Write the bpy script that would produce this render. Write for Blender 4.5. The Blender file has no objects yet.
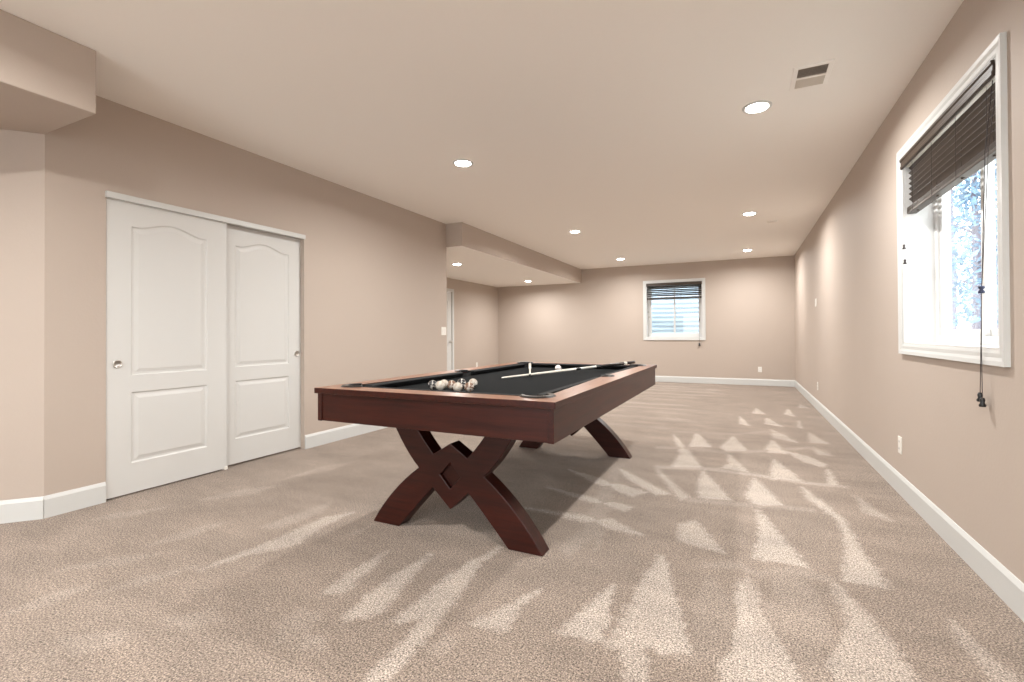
import bpy, bmesh, math, random
import numpy as np
from mathutils import Vector, Matrix
random.seed(7)
PI = math.pi
sc = bpy.context.scene
COL = sc.collection

# ------------------------------------------------------------------ helpers
def tag(o, label=None, cat=None, group=None, kind=None):
    if label: o['label'] = label
    if cat: o['category'] = cat
    if group: o['group'] = group
    if kind: o['kind'] = kind
    return o

def empty(name, loc=(0, 0, 0), rz=0.0):
    o = bpy.data.objects.new(name, None)
    o.empty_display_size = 0.05
    COL.objects.link(o)
    o.location = loc
    o.rotation_euler = (0, 0, rz)
    return o

def link(name, bm, mat, parent=None, smooth=False, bevel=0.0, seg=2, recalc=True):
    if recalc:
        bmesh.ops.recalc_face_normals(bm, faces=bm.faces)
    me = bpy.data.meshes.new(name)
    bm.to_mesh(me)
    bm.free()
    if isinstance(mat, (list, tuple)):
        for m in mat: me.materials.append(m)
    else:
        me.materials.append(mat)
    if smooth:
        for p in me.polygons: p.use_smooth = True
    o = bpy.data.objects.new(name, me)
    COL.objects.link(o)
    if parent is not None: o.parent = parent
    if bevel > 0:
        b = o.modifiers.new('bevel', 'BEVEL')
        b.width = bevel; b.segments = seg; b.limit_method = 'ANGLE'; b.angle_limit = math.radians(35)
    return o

def struct(name, bm, mat, **k):
    return tag(link(name, bm, mat, **k), kind='structure')

def box(bm, x0, x1, y0, y1, z0, z1):
    vs = [bm.verts.new(p) for p in ((x0,y0,z0),(x1,y0,z0),(x1,y1,z0),(x0,y1,z0),(x0,y0,z1),(x1,y0,z1),(x1,y1,z1),(x0,y1,z1))]
    for f in ((0,3,2,1),(4,5,6,7),(0,1,5,4),(1,2,6,5),(2,3,7,6),(3,0,4,7)):
        bm.faces.new([vs[i] for i in f])
    return bm

def boxes(*bs):
    bm = bmesh.new()
    for b in bs: box(bm, *b)
    return bm

def tube(bm, pts, r, n=8, cap=True):
    """tube along pts; r number or list"""
    pts = [Vector(p) for p in pts]
    if not isinstance(r, (list, tuple)): r = [r]*len(pts)
    rings = []
    for i, p in enumerate(pts):
        d = (pts[min(i+1, len(pts)-1)] - pts[max(i-1, 0)]).normalized()
        a = d.cross(Vector((0,0,1)))
        if a.length < 1e-3: a = d.cross(Vector((1,0,0)))
        a.normalize(); b = d.cross(a).normalized()
        rings.append([bm.verts.new(p + (a*math.cos(2*PI*k/n) + b*math.sin(2*PI*k/n))*r[i]) for k in range(n)])
    for i in range(len(rings)-1):
        for k in range(n):
            bm.faces.new((rings[i][k], rings[i][(k+1)%n], rings[i+1][(k+1)%n], rings[i+1][k]))
    if cap:
        bm.faces.new(rings[0][::-1]); bm.faces.new(rings[-1])
    return bm

def lathe(bm, prof, n=32, M=None, a0=0.0, a1=2*PI):
    """prof: list of (r, z) turned about z"""
    full = abs(a1-a0-2*PI) < 1e-6
    cnt = n if full else n+1
    rings = []
    for r, z in prof:
        ring = []
        for k in range(cnt):
            a = a0 + (a1-a0)*k/n
            v = Vector((r*math.cos(a), r*math.sin(a), z))
            if M is not None: v = M @ v
            ring.append(bm.verts.new(v))
        rings.append(ring)
    for i in range(len(rings)-1):
        for k in range(n):
            k2 = (k+1) % cnt
            bm.faces.new((rings[i][k], rings[i][k2], rings[i+1][k2], rings[i+1][k]))
    return bm

def poly_prism(loops, to3, depth):
    """closed 2D loops (first outer, rest holes), to3(u,v,w), extruded by depth in w"""
    bm = bmesh.new()
    edges = []; rings = []
    for lp in loops:
        vs = [bm.verts.new(to3(u, v, 0.0)) for u, v in lp]
        rings.append(vs)
        for i in range(len(vs)):
            edges.append(bm.edges.new((vs[i], vs[(i+1) % len(vs)])))
    r = bmesh.ops.triangle_fill(bm, use_beauty=True, use_dissolve=True, edges=edges)
    front = [f for f in bm.faces]
    # back copy
    mp = {}
    for (vs, lp) in zip(rings, loops):
        for v, (u, w) in zip(vs, lp):
            mp[v] = bm.verts.new(to3(u, w, depth))
    for f in front:
        bm.faces.new([mp[v] for v in reversed(f.verts)])
    for vs in rings:
        for i in range(len(vs)):
            a, b = vs[i], vs[(i+1) % len(vs)]
            bm.faces.new((a, b, mp[b], mp[a]))
    return bm

def sphere(bm, r, c=(0,0,0), u=20, v=12):
    bmesh.ops.create_uvsphere(bm, u_segments=u, v_segments=v, radius=r, matrix=Matrix.Translation(c))
    return bm

# ------------------------------------------------------------------ materials
def new_mat(name):
    m = bpy.data.materials.new(name); m.use_nodes = True
    nt = m.node_tree
    return m, nt, nt.nodes['Principled BSDF']

def N(nt, t, **k):
    n = nt.nodes.new(t)
    for a, v in k.items():
        if a.startswith('i_'): n.inputs[a[2:].replace('_', ' ')].default_value = v
        else: setattr(n, a, v)
    return n

def simple(name, col, rough=.5, metal=0.0, coat=0.0, spec=.5, bump=0.0, bscale=100.0, bdist=.001, var=0.0, vscale=3.0):
    m, nt, p = new_mat(name)
    p.inputs['Base Color'].default_value = (*col, 1)
    p.inputs['Roughness'].default_value = rough
    p.inputs['Metallic'].default_value = metal
    p.inputs['Coat Weight'].default_value = coat
    p.inputs['Coat Roughness'].default_value = .12
    p.inputs['Specular IOR Level'].default_value = spec
    tc = N(nt, 'ShaderNodeTexCoord')
    if var > 0:
        n = N(nt, 'ShaderNodeTexNoise'); n.inputs['Scale'].default_value = vscale; n.inputs['Detail'].default_value = 3
        nt.links.new(tc.outputs['Object'], n.inputs['Vector'])
        mx = N(nt, 'ShaderNodeMix', data_type='RGBA')
        mx.inputs[6].default_value = (*[c*(1-var) for c in col], 1)
        mx.inputs[7].default_value = (*[min(1, c*(1+var)) for c in col], 1)
        nt.links.new(n.outputs['Fac'], mx.inputs[0]); nt.links.new(mx.outputs[2], p.inputs['Base Color'])
    if bump > 0:
        n = N(nt, 'ShaderNodeTexNoise'); n.inputs['Scale'].default_value = bscale; n.inputs['Detail'].default_value = 2
        nt.links.new(tc.outputs['Object'], n.inputs['Vector'])
        b = N(nt, 'ShaderNodeBump'); b.inputs['Strength'].default_value = bump; b.inputs['Distance'].default_value = bdist
        nt.links.new(n.outputs['Fac'], b.inputs['Height']); nt.links.new(b.outputs['Normal'], p.inputs['Normal'])
    return m

def wood(name, c1, c2, axis, rough=.38, coat=.12):
    m, nt, p = new_mat(name)
    tc = N(nt, 'ShaderNodeTexCoord'); mp = N(nt, 'ShaderNodeMapping')
    s = [22, 22, 22]; s[axis] = 1.6
    mp.inputs['Scale'].default_value = s
    nt.links.new(tc.outputs['Object'], mp.inputs['Vector'])
    n = N(nt, 'ShaderNodeTexNoise'); n.inputs['Scale'].default_value = 1.5; n.inputs['Detail'].default_value = 8; n.inputs['Roughness'].default_value = .62; n.inputs['Distortion'].default_value = .5
    nt.links.new(mp.outputs[0], n.inputs['Vector'])
    cr = N(nt, 'ShaderNodeValToRGB')
    cr.color_ramp.elements[0].position = .3; cr.color_ramp.elements[0].color = (*c1, 1)
    cr.color_ramp.elements[1].position = .75; cr.color_ramp.elements[1].color = (*c2, 1)
    nt.links.new(n.outputs['Fac'], cr.inputs[0]); nt.links.new(cr.outputs[0], p.inputs['Base Color'])
    p.inputs['Roughness'].default_value = rough
    p.inputs['Coat Weight'].default_value = coat; p.inputs['Coat Roughness'].default_value = .2; p.inputs['Specular IOR Level'].default_value = .28
    b = N(nt, 'ShaderNodeBump'); b.inputs['Strength'].default_value = .08; b.inputs['Distance'].default_value = .001
    nt.links.new(n.outputs['Fac'], b.inputs['Height']); nt.links.new(b.outputs['Normal'], p.inputs['Normal'])
    return m

M_wall = simple('wall_paint', (.485, .413, .358), .62, bump=.25, bscale=70, bdist=.002, var=.015, spec=.3)
M_ceil = simple('ceiling_paint', (.93, .90, .855), .8, bump=.2, bscale=60, bdist=.002, spec=.2)
M_white = simple('white_trim_paint', (.615, .625, .615), .35, spec=.4)
M_door = simple('white_door_paint', (.63, .63, .615), .4, bump=.05, bscale=200, spec=.4)
M_vinyl = simple('white_vinyl', (.68, .68, .67), .35)
M_plate = simple('white_plastic', (.82, .80, .75), .35)
M_louver = simple('beige_louver_enamel', (.60, .54, .47), .5)
M_slot = simple('dark_slot', (.03, .03, .03), .6)
M_nickel = simple('satin_nickel', (.62, .60, .57), .28, metal=1)
M_blind = simple('dark_brown_slats', (.046, .031, .021), .42, var=.2, vscale=30)
M_rail_metal = simple('ivory_headrail', (.78, .76, .70), .3)
M_cord = simple('dark_cord', (.05, .04, .04), .8)
M_wcord = simple('pale_cord', (.5, .5, .5), .8)
M_black = simple('black_plastic', (.012, .012, .013), .35)
M_navy = simple('navy_plastic', (.03, .04, .09), .35)
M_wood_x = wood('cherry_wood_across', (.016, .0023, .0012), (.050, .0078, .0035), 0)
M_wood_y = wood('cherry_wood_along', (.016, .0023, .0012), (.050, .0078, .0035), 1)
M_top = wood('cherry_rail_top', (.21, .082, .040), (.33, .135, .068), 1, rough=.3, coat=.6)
M_cloth = simple('black_felt', (.0085, .0095, .0102), .95, bump=.2, bscale=900, bdist=.0005, spec=.08)
M_cush = simple('black_cushion_cloth', (.012, .0125, .0135), .8, spec=.2)
M_cast = simple('black_pocket_iron', (.008, .008, .009), .3, metal=0, coat=.25)
M_leather = simple('black_pocket_leather', (.008, .008, .008), .6)
M_maple = simple('pale_maple_shaft', (.80, .76, .68), .25, coat=.4)
M_butt = simple('black_cue_butt', (.015, .015, .017), .2, coat=.5)
M_silver = simple('silver_cue_forearm', (.6, .6, .56), .25, metal=.3)
M_galv = simple('galvanized_steel', (.70, .83, .94), .5, metal=0)
M_ground = simple('dry_ground', (.42, .40, .36), .9, var=.2, vscale=2)
M_bark = simple('grey_bark', (.20, .18, .22), .9, bump=.5, bscale=20, bdist=.01)
M_leaf = simple('blue_green_needles', (.17, .27, .37), .7, var=.4, vscale=6)
M_ventdark = simple('vent_duct_lining', (.36, .31, .27), .8)

def glass_mat():
    m, nt, p = new_mat('window_glass')
    nt.nodes.remove(p)
    out = nt.nodes['Material Output']
    t = N(nt, 'ShaderNodeBsdfTransparent'); g = N(nt, 'ShaderNodeBsdfGlossy'); g.inputs['Roughness'].default_value = .02
    t.inputs['Color'].default_value = (.95, .97, .97, 1)
    lw = N(nt, 'ShaderNodeLayerWeight'); lw.inputs['Blend'].default_value = .5
    pw = N(nt, 'ShaderNodeMath', operation='POWER'); pw.inputs[1].default_value = 5
    nt.links.new(lw.outputs['Facing'], pw.inputs[0])
    f = N(nt, 'ShaderNodeMath', operation='MULTIPLY_ADD'); f.inputs[1].default_value = .8; f.inputs[2].default_value = .03
    nt.links.new(pw.outputs[0], f.inputs[0])
    mx = N(nt, 'ShaderNodeMixShader')
    nt.links.new(f.outputs[0], mx.inputs[0]); nt.links.new(t.outputs[0], mx.inputs[1]); nt.links.new(g.outputs[0], mx.inputs[2])
    nt.links.new(mx.outputs[0], out.inputs['Surface'])
    return m
M_glass = glass_mat()

def emit_mat(name, col, s):
    m, nt, p = new_mat(name)
    p.inputs['Base Color'].default_value = (.9, .9, .9, 1)
    p.inputs['Emission Color'].default_value = (*col, 1); p.inputs['Emission Strength'].default_value = s
    return m
M_lens = emit_mat('lit_lamp_lens', (1, .96, .91), 40)

def carpet_mat():
    m, nt, p = new_mat('beige_carpet')
    tc = N(nt, 'ShaderNodeTexCoord')
    L = nt.links.new
    at = N(nt, 'ShaderNodeAttribute', attribute_name='nap_and_lamplight')
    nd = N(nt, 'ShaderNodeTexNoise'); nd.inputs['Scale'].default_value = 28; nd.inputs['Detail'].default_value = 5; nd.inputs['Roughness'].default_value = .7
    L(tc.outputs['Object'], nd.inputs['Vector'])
    # fray the borders of the vacuum marks and the painted lamplight arc
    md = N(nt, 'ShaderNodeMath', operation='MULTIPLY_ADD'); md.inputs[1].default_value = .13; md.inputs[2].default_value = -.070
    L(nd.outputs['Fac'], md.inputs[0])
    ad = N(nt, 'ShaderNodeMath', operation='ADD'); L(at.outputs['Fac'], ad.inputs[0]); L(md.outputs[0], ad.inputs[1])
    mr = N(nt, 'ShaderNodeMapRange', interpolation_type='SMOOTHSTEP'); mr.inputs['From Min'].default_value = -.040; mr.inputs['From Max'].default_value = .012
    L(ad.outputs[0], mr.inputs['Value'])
    # soft large mottling, stretched along the room
    mp = N(nt, 'ShaderNodeMapping'); mp.inputs['Scale'].default_value = (1.5, 3.5, 1); mp.inputs['Rotation'].default_value = (0, 0, .5)
    L(tc.outputs['Object'], mp.inputs['Vector'])
    nl = N(nt, 'ShaderNodeTexNoise'); nl.inputs['Scale'].default_value = 1.3; nl.inputs['Detail'].default_value = 6; nl.inputs['Roughness'].default_value = .6
    L(mp.outputs[0], nl.inputs['Vector'])
    # fine tuft speckle
    nf = N(nt, 'ShaderNodeTexNoise'); nf.inputs['Scale'].default_value = 150; nf.inputs['Detail'].default_value = 2; nf.inputs['Roughness'].default_value = .75
    L(tc.outputs['Object'], nf.inputs['Vector'])
    vo = N(nt, 'ShaderNodeTexVoronoi'); vo.inputs['Scale'].default_value = 260
    L(tc.outputs['Object'], vo.inputs['Vector'])
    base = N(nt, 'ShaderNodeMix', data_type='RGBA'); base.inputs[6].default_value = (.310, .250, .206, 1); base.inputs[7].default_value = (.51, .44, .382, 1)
    aw = N(nt, 'ShaderNodeAttribute', attribute_name='nap_lamplight_strength')
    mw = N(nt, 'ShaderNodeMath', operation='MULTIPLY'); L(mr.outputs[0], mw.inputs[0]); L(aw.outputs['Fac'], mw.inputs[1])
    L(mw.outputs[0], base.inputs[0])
    def mul(src, fac, lo, hi, fmin=.3, fmax=.7):
        r = N(nt, 'ShaderNodeMapRange'); r.inputs['From Min'].default_value = fmin; r.inputs['From Max'].default_value = fmax
        r.inputs['To Min'].default_value = lo; r.inputs['To Max'].default_value = hi
        L(fac, r.inputs['Value'])
        v = N(nt, 'ShaderNodeVectorMath', operation='SCALE'); L(src, v.inputs[0]); L(r.outputs[0], v.inputs['Scale'])
        return v.outputs[0]
    c = mul(base.outputs[2], nl.outputs['Fac'], .84, 1.16)
    c = mul(c, nf.outputs['Fac'], .10, 1.98)
    c = mul(c, vo.outputs['Distance'], 1.3, .55, 0, .8)
    L(c, p.inputs['Base Color'])
    p.inputs['Roughness'].default_value = 1; p.inputs['Specular IOR Level'].default_value = .1
    p.inputs['Sheen Weight'].default_value = .12; p.inputs['Sheen Roughness'].default_value = .5
    b = N(nt, 'ShaderNodeBump'); b.inputs['Strength'].default_value = .55; b.inputs['Distance'].default_value = .006
    L(nf.outputs['Fac'], b.inputs['Height']); L(b.outputs['Normal'], p.inputs['Normal'])
    return m
M_carpet = carpet_mat()

# ------------------------------------------------------------------ room numbers (metres)
HC = 2.708; XR = .98; XL = -3.878; YF = 11.098; YC = 5.659; XS = -3.614; HS = 2.374; XA = -5.955
YK = 1.358; XB = -3.269; HB = 2.352; YB = -4.2; XW = -6.6; BB = .134; BT = .014
T = .24

# ------------------------------------------------------------------ carpet with vacuum marks and one painted lamplight arc (polygons, floor coordinates)
NAP_AND_LAMPLIGHT = [
 (1,[(-0.472, 5.543), (-0.477, 4.829), (-0.29, 4.911)]),
 (1,[(-0.692, 5.347), (-0.501, 4.742), (-0.389, 4.375), (-0.312, 4.113), (-0.538, 4.035), (-0.524, 4.515)]),
 (1,[(-0.102, 5.509), (0.035, 4.86), (-0.143, 4.753), (-0.196, 4.953)]),
 (1,[(-0.127, 4.69), (0.029, 4.135), (-0.162, 4.18), (-0.105, 4.378)]),
 (1,[(0.27, 5.454), (0.371, 4.91), (0.19, 4.9), (0.208, 5.131)]),
 (1,[(0.243, 4.655), (0.396, 4.045), (0.184, 4.006)]),
 (0.8,[(0.663, 6.039), (0.769, 5.505), (0.612, 5.502)]),
 (1,[(0.618, 4.471), (0.62, 4.021), (0.561, 4.029)]),
 (0.8,[(0.284, 6.084), (0.421, 5.776), (0.49, 5.449), (0.293, 5.59)]),
 (0.9,[(0.178, 7.712), (0.274, 7.19), (0.122, 7.187)]),
 (1,[(0.596, 7.82), (0.611, 7.127), (0.513, 7.293)]),
 (1,[(0.282, 6.872), (0.424, 6.301), (0.243, 6.411)]),
 (1,[(-0.04, 6.875), (0.067, 6.215), (-0.037, 6.29)]),
 (0.8,[(0.803, 8.353), (0.868, 8.007), (0.749, 8.028)]),
 (0.7,[(0.636, 6.835), (0.619, 6.274), (0.581, 6.324)]),
 (0.7,[(0.611, 5.308), (0.724, 4.998), (0.615, 4.99)]),
 (0.95,[(-0.291, 4.014), (-0.083, 3.393), (-0.267, 3.361), (-0.3, 3.628)]),
 (1,[(0.076, 3.977), (0.227, 3.427), (0.082, 3.329), (0.023, 3.529), (0.049, 3.783)]),
 (1,[(0.38, 3.889), (0.463, 3.616), (0.532, 3.326), (0.531, 2.944), (0.556, 2.64), (0.56, 2.511), (0.412, 2.507), (0.502, 3.023), (0.504, 3.313), (0.387, 3.655)]),
 (0.6,[(0.694, 3.829), (0.78, 3.409), (0.677, 3.493)]),
 (0.95,[(0.081, 3.276), (0.264, 2.579), (0.046, 2.577), (0.082, 2.882)]),
 (0.8,[(-0.654, 3.961), (-0.332, 3.332), (-0.382, 3.273), (-0.597, 3.775)]),
 (0.95,[(-0.971, 3.876), (-0.46, 3.351), (-0.548, 3.311), (-0.803, 3.585)]),
 (0.95,[(-1.286, 3.625), (-0.61, 3.323), (-0.695, 3.207), (-1.024, 3.393)]),
 (0.8,[(-1.279, 3.147), (-0.653, 3.012), (-0.678, 2.922), (-0.981, 3.005)]),
 (0.8,[(-1.312, 2.716), (-0.725, 2.76), (-0.51, 2.615), (-0.711, 2.627), (-1.013, 2.69)]),
 (0.8,[(-0.264, 2.939), (-0.098, 2.573), (-0.234, 2.598), (-0.317, 2.629), (-0.333, 2.851)]),
 (0.9,[(-0.375, 2.407), (-0.225, 1.901), (-0.183, 1.745), (-0.432, 1.632), (-0.423, 1.81), (-0.409, 2.169)]),
 (0.7,[(0.013, 2.343), (0.084, 2.041), (0.132, 1.889), (-0.026, 1.817), (-0.028, 2.098)]),
 (0.6,[(0.358, 2.499), (0.374, 2.396), (0.416, 2.192), (0.367, 2.17), (0.349, 2.311)]),
 (1,[(0.364, 5.005), (0.522, 4.895), (0.627, 4.643), (0.59, 4.536), (0.471, 4.669)]),  # bright rim of the downlight's pool, painted into the carpet colour
 (0.33,[(-0.74, 2.511), (-0.723, 2.595), (-0.692, 2.347)]),
 (0.33,[(-0.563, 1.855), (-0.531, 1.955), (-0.523, 1.722), (-0.603, 1.709)]),
 (0.7,[(-1.659, 1.779), (-1.651, 1.642), (-1.646, 1.466), (-1.621, 1.515), (-1.595, 1.668), (-1.629, 1.793)]),
 (0.9,[(-1.435, 1.881), (-1.454, 1.52), (-1.395, 1.369), (-1.337, 1.443), (-1.418, 1.622), (-1.412, 1.891)]),
 (0.95,[(-1.211, 1.982), (-1.22, 1.742), (-1.23, 1.445), (-1.138, 1.534), (-1.118, 1.386), (-1.106, 1.155), (-1.052, 1.156), (-1.049, 1.3), (-1.108, 1.677), (-1.164, 1.967)]),
 (0.8,[(-0.808, 1.87), (-0.943, 1.541), (-0.817, 1.561), (-0.833, 1.723)]),
 (1,[(-0.527, 2.027), (-0.58, 1.812), (-0.623, 1.643), (-0.473, 1.649)]),
 (0.8,[(-0.386, 1.901), (-0.437, 1.805), (-0.419, 1.704), (-0.337, 1.495), (-0.285, 1.519)]),
 (0.33,[(-1.486, 1.218), (-1.4, 1.247), (-1.359, 1.196), (-1.439, 1.179)]),
 (0.26,[(-0.996, 1.441), (-0.952, 1.441), (-0.955, 1.362), (-1.007, 1.357)]),
 (1,[(-0.356, 2.369), (-0.262, 2.014), (-0.165, 1.708), (-0.267, 1.681), (-0.39, 1.8), (-0.41, 2.196)]),
 (0.95,[(-0.011, 2.31), (0.135, 1.865), (0.179, 1.69), (-0.06, 1.581), (-0.09, 1.803), (-0.048, 2.005)]),
 (0.85,[(0.361, 2.478), (0.467, 2.099), (0.496, 1.835), (0.258, 1.726), (0.246, 1.839), (0.368, 2.145)]),
 (0.6,[(0.718, 2.329), (0.792, 1.97), (0.72, 1.953), (0.699, 2.205)]),
 (0.7,[(-2.218, 2.201), (-2.217, 1.953), (-2.154, 1.736), (-2.275, 1.57), (-2.321, 1.425), (-2.337, 1.365), (-2.309, 1.766), (-2.311, 2.072)]),
 (0.7,[(-1.66, 1.866), (-1.561, 1.505), (-1.639, 1.47), (-1.67, 1.641)]),
 (0.85,[(-1.434, 1.938), (-1.321, 1.455), (-1.423, 1.373), (-1.463, 1.71)]),
 (0.9,[(-1.152, 2.157), (-1.231, 1.815), (-1.226, 1.462), (-1.223, 1.429), (-1.11, 1.515), (-1.179, 1.839), (-1.149, 2.097)]),
 (0.29,[(-2.487, 2.271), (-2.519, 2.066), (-2.535, 1.81), (-2.429, 1.857), (-2.404, 2.118)]),
 (0.23,[(-2.793, 1.772), (-2.763, 1.561), (-2.859, 1.417), (-2.889, 1.504), (-2.876, 1.679)]),
 (0.23,[(-2.388, 1.394), (-2.425, 1.202), (-2.529, 1.066), (-2.517, 1.208)]),
 (0.23,[(-2.705, 1.363), (-2.743, 1.233), (-2.947, 1.089), (-2.882, 1.254)]),
 (0.23,[(-2.646, 1.079), (-2.601, 0.93), (-2.679, 0.838), (-2.722, 0.957)]),
 (0.23,[(-1.96, 1.183), (-2.052, 1.069), (-1.914, 1.064), (-1.856, 1.158)]),
 (0.23,[(-2.138, 0.962), (-2.269, 0.839), (-2.115, 0.821), (-2.035, 0.945)]),
 (0.20,[(-2.213, 0.805), (-2.318, 0.701), (-2.215, 0.67), (-2.143, 0.754)]),
 (0.20,[(-1.642, 1.255), (-1.628, 1.334), (-1.526, 1.344), (-1.468, 1.204), (-1.526, 1.147)]),
 (0.26,[(-3.117, 2.384), (-3.114, 2.149), (-3.33, 1.944), (-3.28, 2.189)]),
 (0.23,[(-3.085, 3.151), (-3.084, 2.817), (-3.224, 2.466), (-3.219, 2.836)]),
 (0.23,[(-3.393, 1.766), (-3.432, 1.568), (-3.58, 1.459), (-3.558, 1.599)]),
 (0.55,[(-0.665, 4.024), (-0.26, 4.147), (0.054, 4.126), (0.385, 4.049), (0.67, 4.044), (0.662, 3.998), (0.378, 3.983), (0.053, 4.054), (-0.255, 4.073), (-0.653, 3.95)]),
 (0.33,[(-0.341, 3.313), (-0.04, 3.362), (0.227, 3.427), (0.402, 3.439), (0.397, 3.392), (0.223, 3.372), (-0.04, 3.307), (-0.336, 3.258)]),
 (0.33,[(-0.777, 4.713), (-0.46, 4.821), (-0.175, 4.782), (0.187, 4.985), (0.566, 5.304), (0.721, 5.163), (0.71, 5.087), (0.556, 5.207), (0.184, 4.897), (-0.172, 4.698), (-0.452, 4.733), (-0.763, 4.626)]),
 (0.23,[(-0.171, 2.42), (-0.032, 2.483), (0.058, 2.432), (0.179, 2.523), (0.267, 2.545), (0.358, 2.499), (0.353, 2.464), (0.175, 2.475), (0.057, 2.386), (-0.032, 2.438), (-0.168, 2.377)]),
 (0.20,[(-0.717, 5.54), (-0.458, 5.591), (-0.063, 5.682), (0.225, 5.951), (0.433, 5.939), (0.429, 5.877), (0.222, 5.867), (-0.062, 5.604), (-0.451, 5.512), (-0.707, 5.461)]),
 (0.23,[(-0.871, 2.31), (-0.825, 2.524), (-0.998, 3.922), (-0.93, 3.953), (-0.722, 2.519), (-0.798, 2.215)]),
 (0.20,[(-0.147, 2.287), (-0.028, 2.098), (0.018, 1.759), (-0.165, 1.675), (-0.185, 2.027)]),
 (0.20,[(0.118, 2.477), (0.259, 2.471), (0.3, 1.966), (0.132, 1.889)]),
 (0.20,[(0.029, 2.146), (0.187, 2.218), (0.261, 1.743), (0.181, 1.706)]),
 (0.26,[(-1.979, 2.099), (-1.982, 1.948), (-1.955, 1.996)]),
 (0.24,[(-3.15,5.60),(-0.70,5.61),(-0.90,5.74),(-2.85,5.71)]),
 (0.17,[(-2.80,5.85),(-0.79,5.90),(-0.99,5.95),(-2.50,5.93)]),
 (0.15,[(-3.23,6.15),(-0.49,6.16),(-0.69,6.38),(-2.93,6.33)]),
 (0.13,[(-2.91,6.65),(-0.46,6.68),(-0.66,6.84),(-2.61,6.80)]),
 (0.21,[(-3.76,7.06),(-0.31,7.08),(-0.51,7.20),(-3.46,7.18)]),
 (0.28,[(-2.69,7.48),(-0.68,7.48),(-0.88,7.69),(-2.39,7.65)]),
 (0.16,[(-3.68,7.98),(-0.89,8.03),(-1.09,8.22),(-3.38,8.17)]),
 (0.2,[(-3.44,8.41),(-0.59,8.39),(-0.79,8.61),(-3.14,8.57)]),
 (0.31,[(-2.71,8.83),(-0.45,8.86),(-0.65,9.02),(-2.41,8.98)]),
 (0.31,[(-3.60,9.32),(-0.31,9.36),(-0.51,9.53),(-3.30,9.48)]),
 (0.23,[(-3.55,9.74),(-0.33,9.72),(-0.53,9.95),(-3.25,9.91)]),
 (0.28,[(-2.61,10.07),(-0.93,10.06),(-1.13,10.30),(-2.31,10.26)]),
 (0.13,[(-2.88,10.43),(-0.30,10.45),(-0.50,10.58),(-2.58,10.55)]),
 (0.32,[(-3.40,10.69),(-0.30,10.69),(-0.50,10.90),(-3.10,10.86)]),
]
def signed(px, py, poly):
    """signed distance, positive inside"""
    n = len(poly); d = np.full(px.shape, 1e9); ins = np.zeros(px.shape, bool)
    for i in range(n):
        x1, y1 = poly[i]; x2, y2 = poly[(i+1) % n]
        ex, ey = x2-x1, y2-y1
        t = np.clip(((px-x1)*ex + (py-y1)*ey)/(ex*ex+ey*ey+1e-12), 0, 1)
        d = np.minimum(d, np.hypot(px-x1-t*ex, py-y1-t*ey))
        c = ((y1 > py) != (y2 > py)) & (px < (x2-x1)*(py-y1)/(y2-y1+1e-15)+x1)
        ins ^= c
    return np.where(ins, d, -d)

def build_floor():
    xs = np.concatenate([np.linspace(XW, -3.9, 28)[:-1], np.linspace(-3.9, XR+.02, 380)])
    ys = np.concatenate([np.linspace(YB, .8, 14)[:-1], np.linspace(.8, 6.0, 420)[:-1], np.linspace(6.0, YF+.02, 210)])
    X, Y = np.meshgrid(xs, ys)
    nx, ny = len(xs), len(ys)
    co = np.stack([X.ravel(), Y.ravel(), np.zeros(nx*ny)], 1).astype(np.float32)
    i = np.arange((ny-1)*(nx-1)); r = i // (nx-1); c = i % (nx-1); a = r*nx + c
    quads = np.stack([a, a+1, a+nx+1, a+nx], 1).astype(np.int32)
    me = bpy.data.meshes.new('floor')
    me.vertices.add(nx*ny); me.vertices.foreach_set('co', co.ravel())
    me.loops.add(quads.size); me.loops.foreach_set('vertex_index', quads.ravel())
    me.polygons.add(len(quads)); me.polygons.foreach_set('loop_start', np.arange(0, quads.size, 4, dtype=np.int32))
    me.update(calc_edges=True)
    nap_and_lamplight = np.full(nx*ny, -.08)
    px, py = co[:, 0].astype(float), co[:, 1].astype(float)
    wt = np.full(nx*ny, 0.)
    for strength, poly in NAP_AND_LAMPLIGHT:
        pa = np.array(poly)
        lo = pa.min(0)-.09; hi = pa.max(0)+.09
        k = np.where((px > lo[0]) & (px < hi[0]) & (py > lo[1]) & (py < hi[1]))[0]
        if len(k):
            sd = np.clip(signed(px[k], py[k], poly), -.08, .08)
            up = sd > nap_and_lamplight[k]
            nap_and_lamplight[k[up]] = sd[up]; wt[k[up]] = strength
    at = me.attributes.new('nap_and_lamplight', 'FLOAT', 'POINT'); at.data.foreach_set('value', nap_and_lamplight.astype(np.float32))
    aw = me.attributes.new('nap_lamplight_strength', 'FLOAT', 'POINT'); aw.data.foreach_set('value', wt.astype(np.float32))
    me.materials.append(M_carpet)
    o = bpy.data.objects.new('floor', me); COL.objects.link(o)
    tag(o, 'beige carpet with pale vacuum marks and a painted arc of lamplight', kind='structure')
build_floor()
struct('floor', boxes((XW-T, XR+T, YB-T, YF+T, -.2, -.004)), M_carpet)

# ------------------------------------------------------------------ shell
struct('ceiling', boxes((XW-T, XR+T, YB-T, YF+T, HC, HC+.2)), M_ceil)
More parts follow.
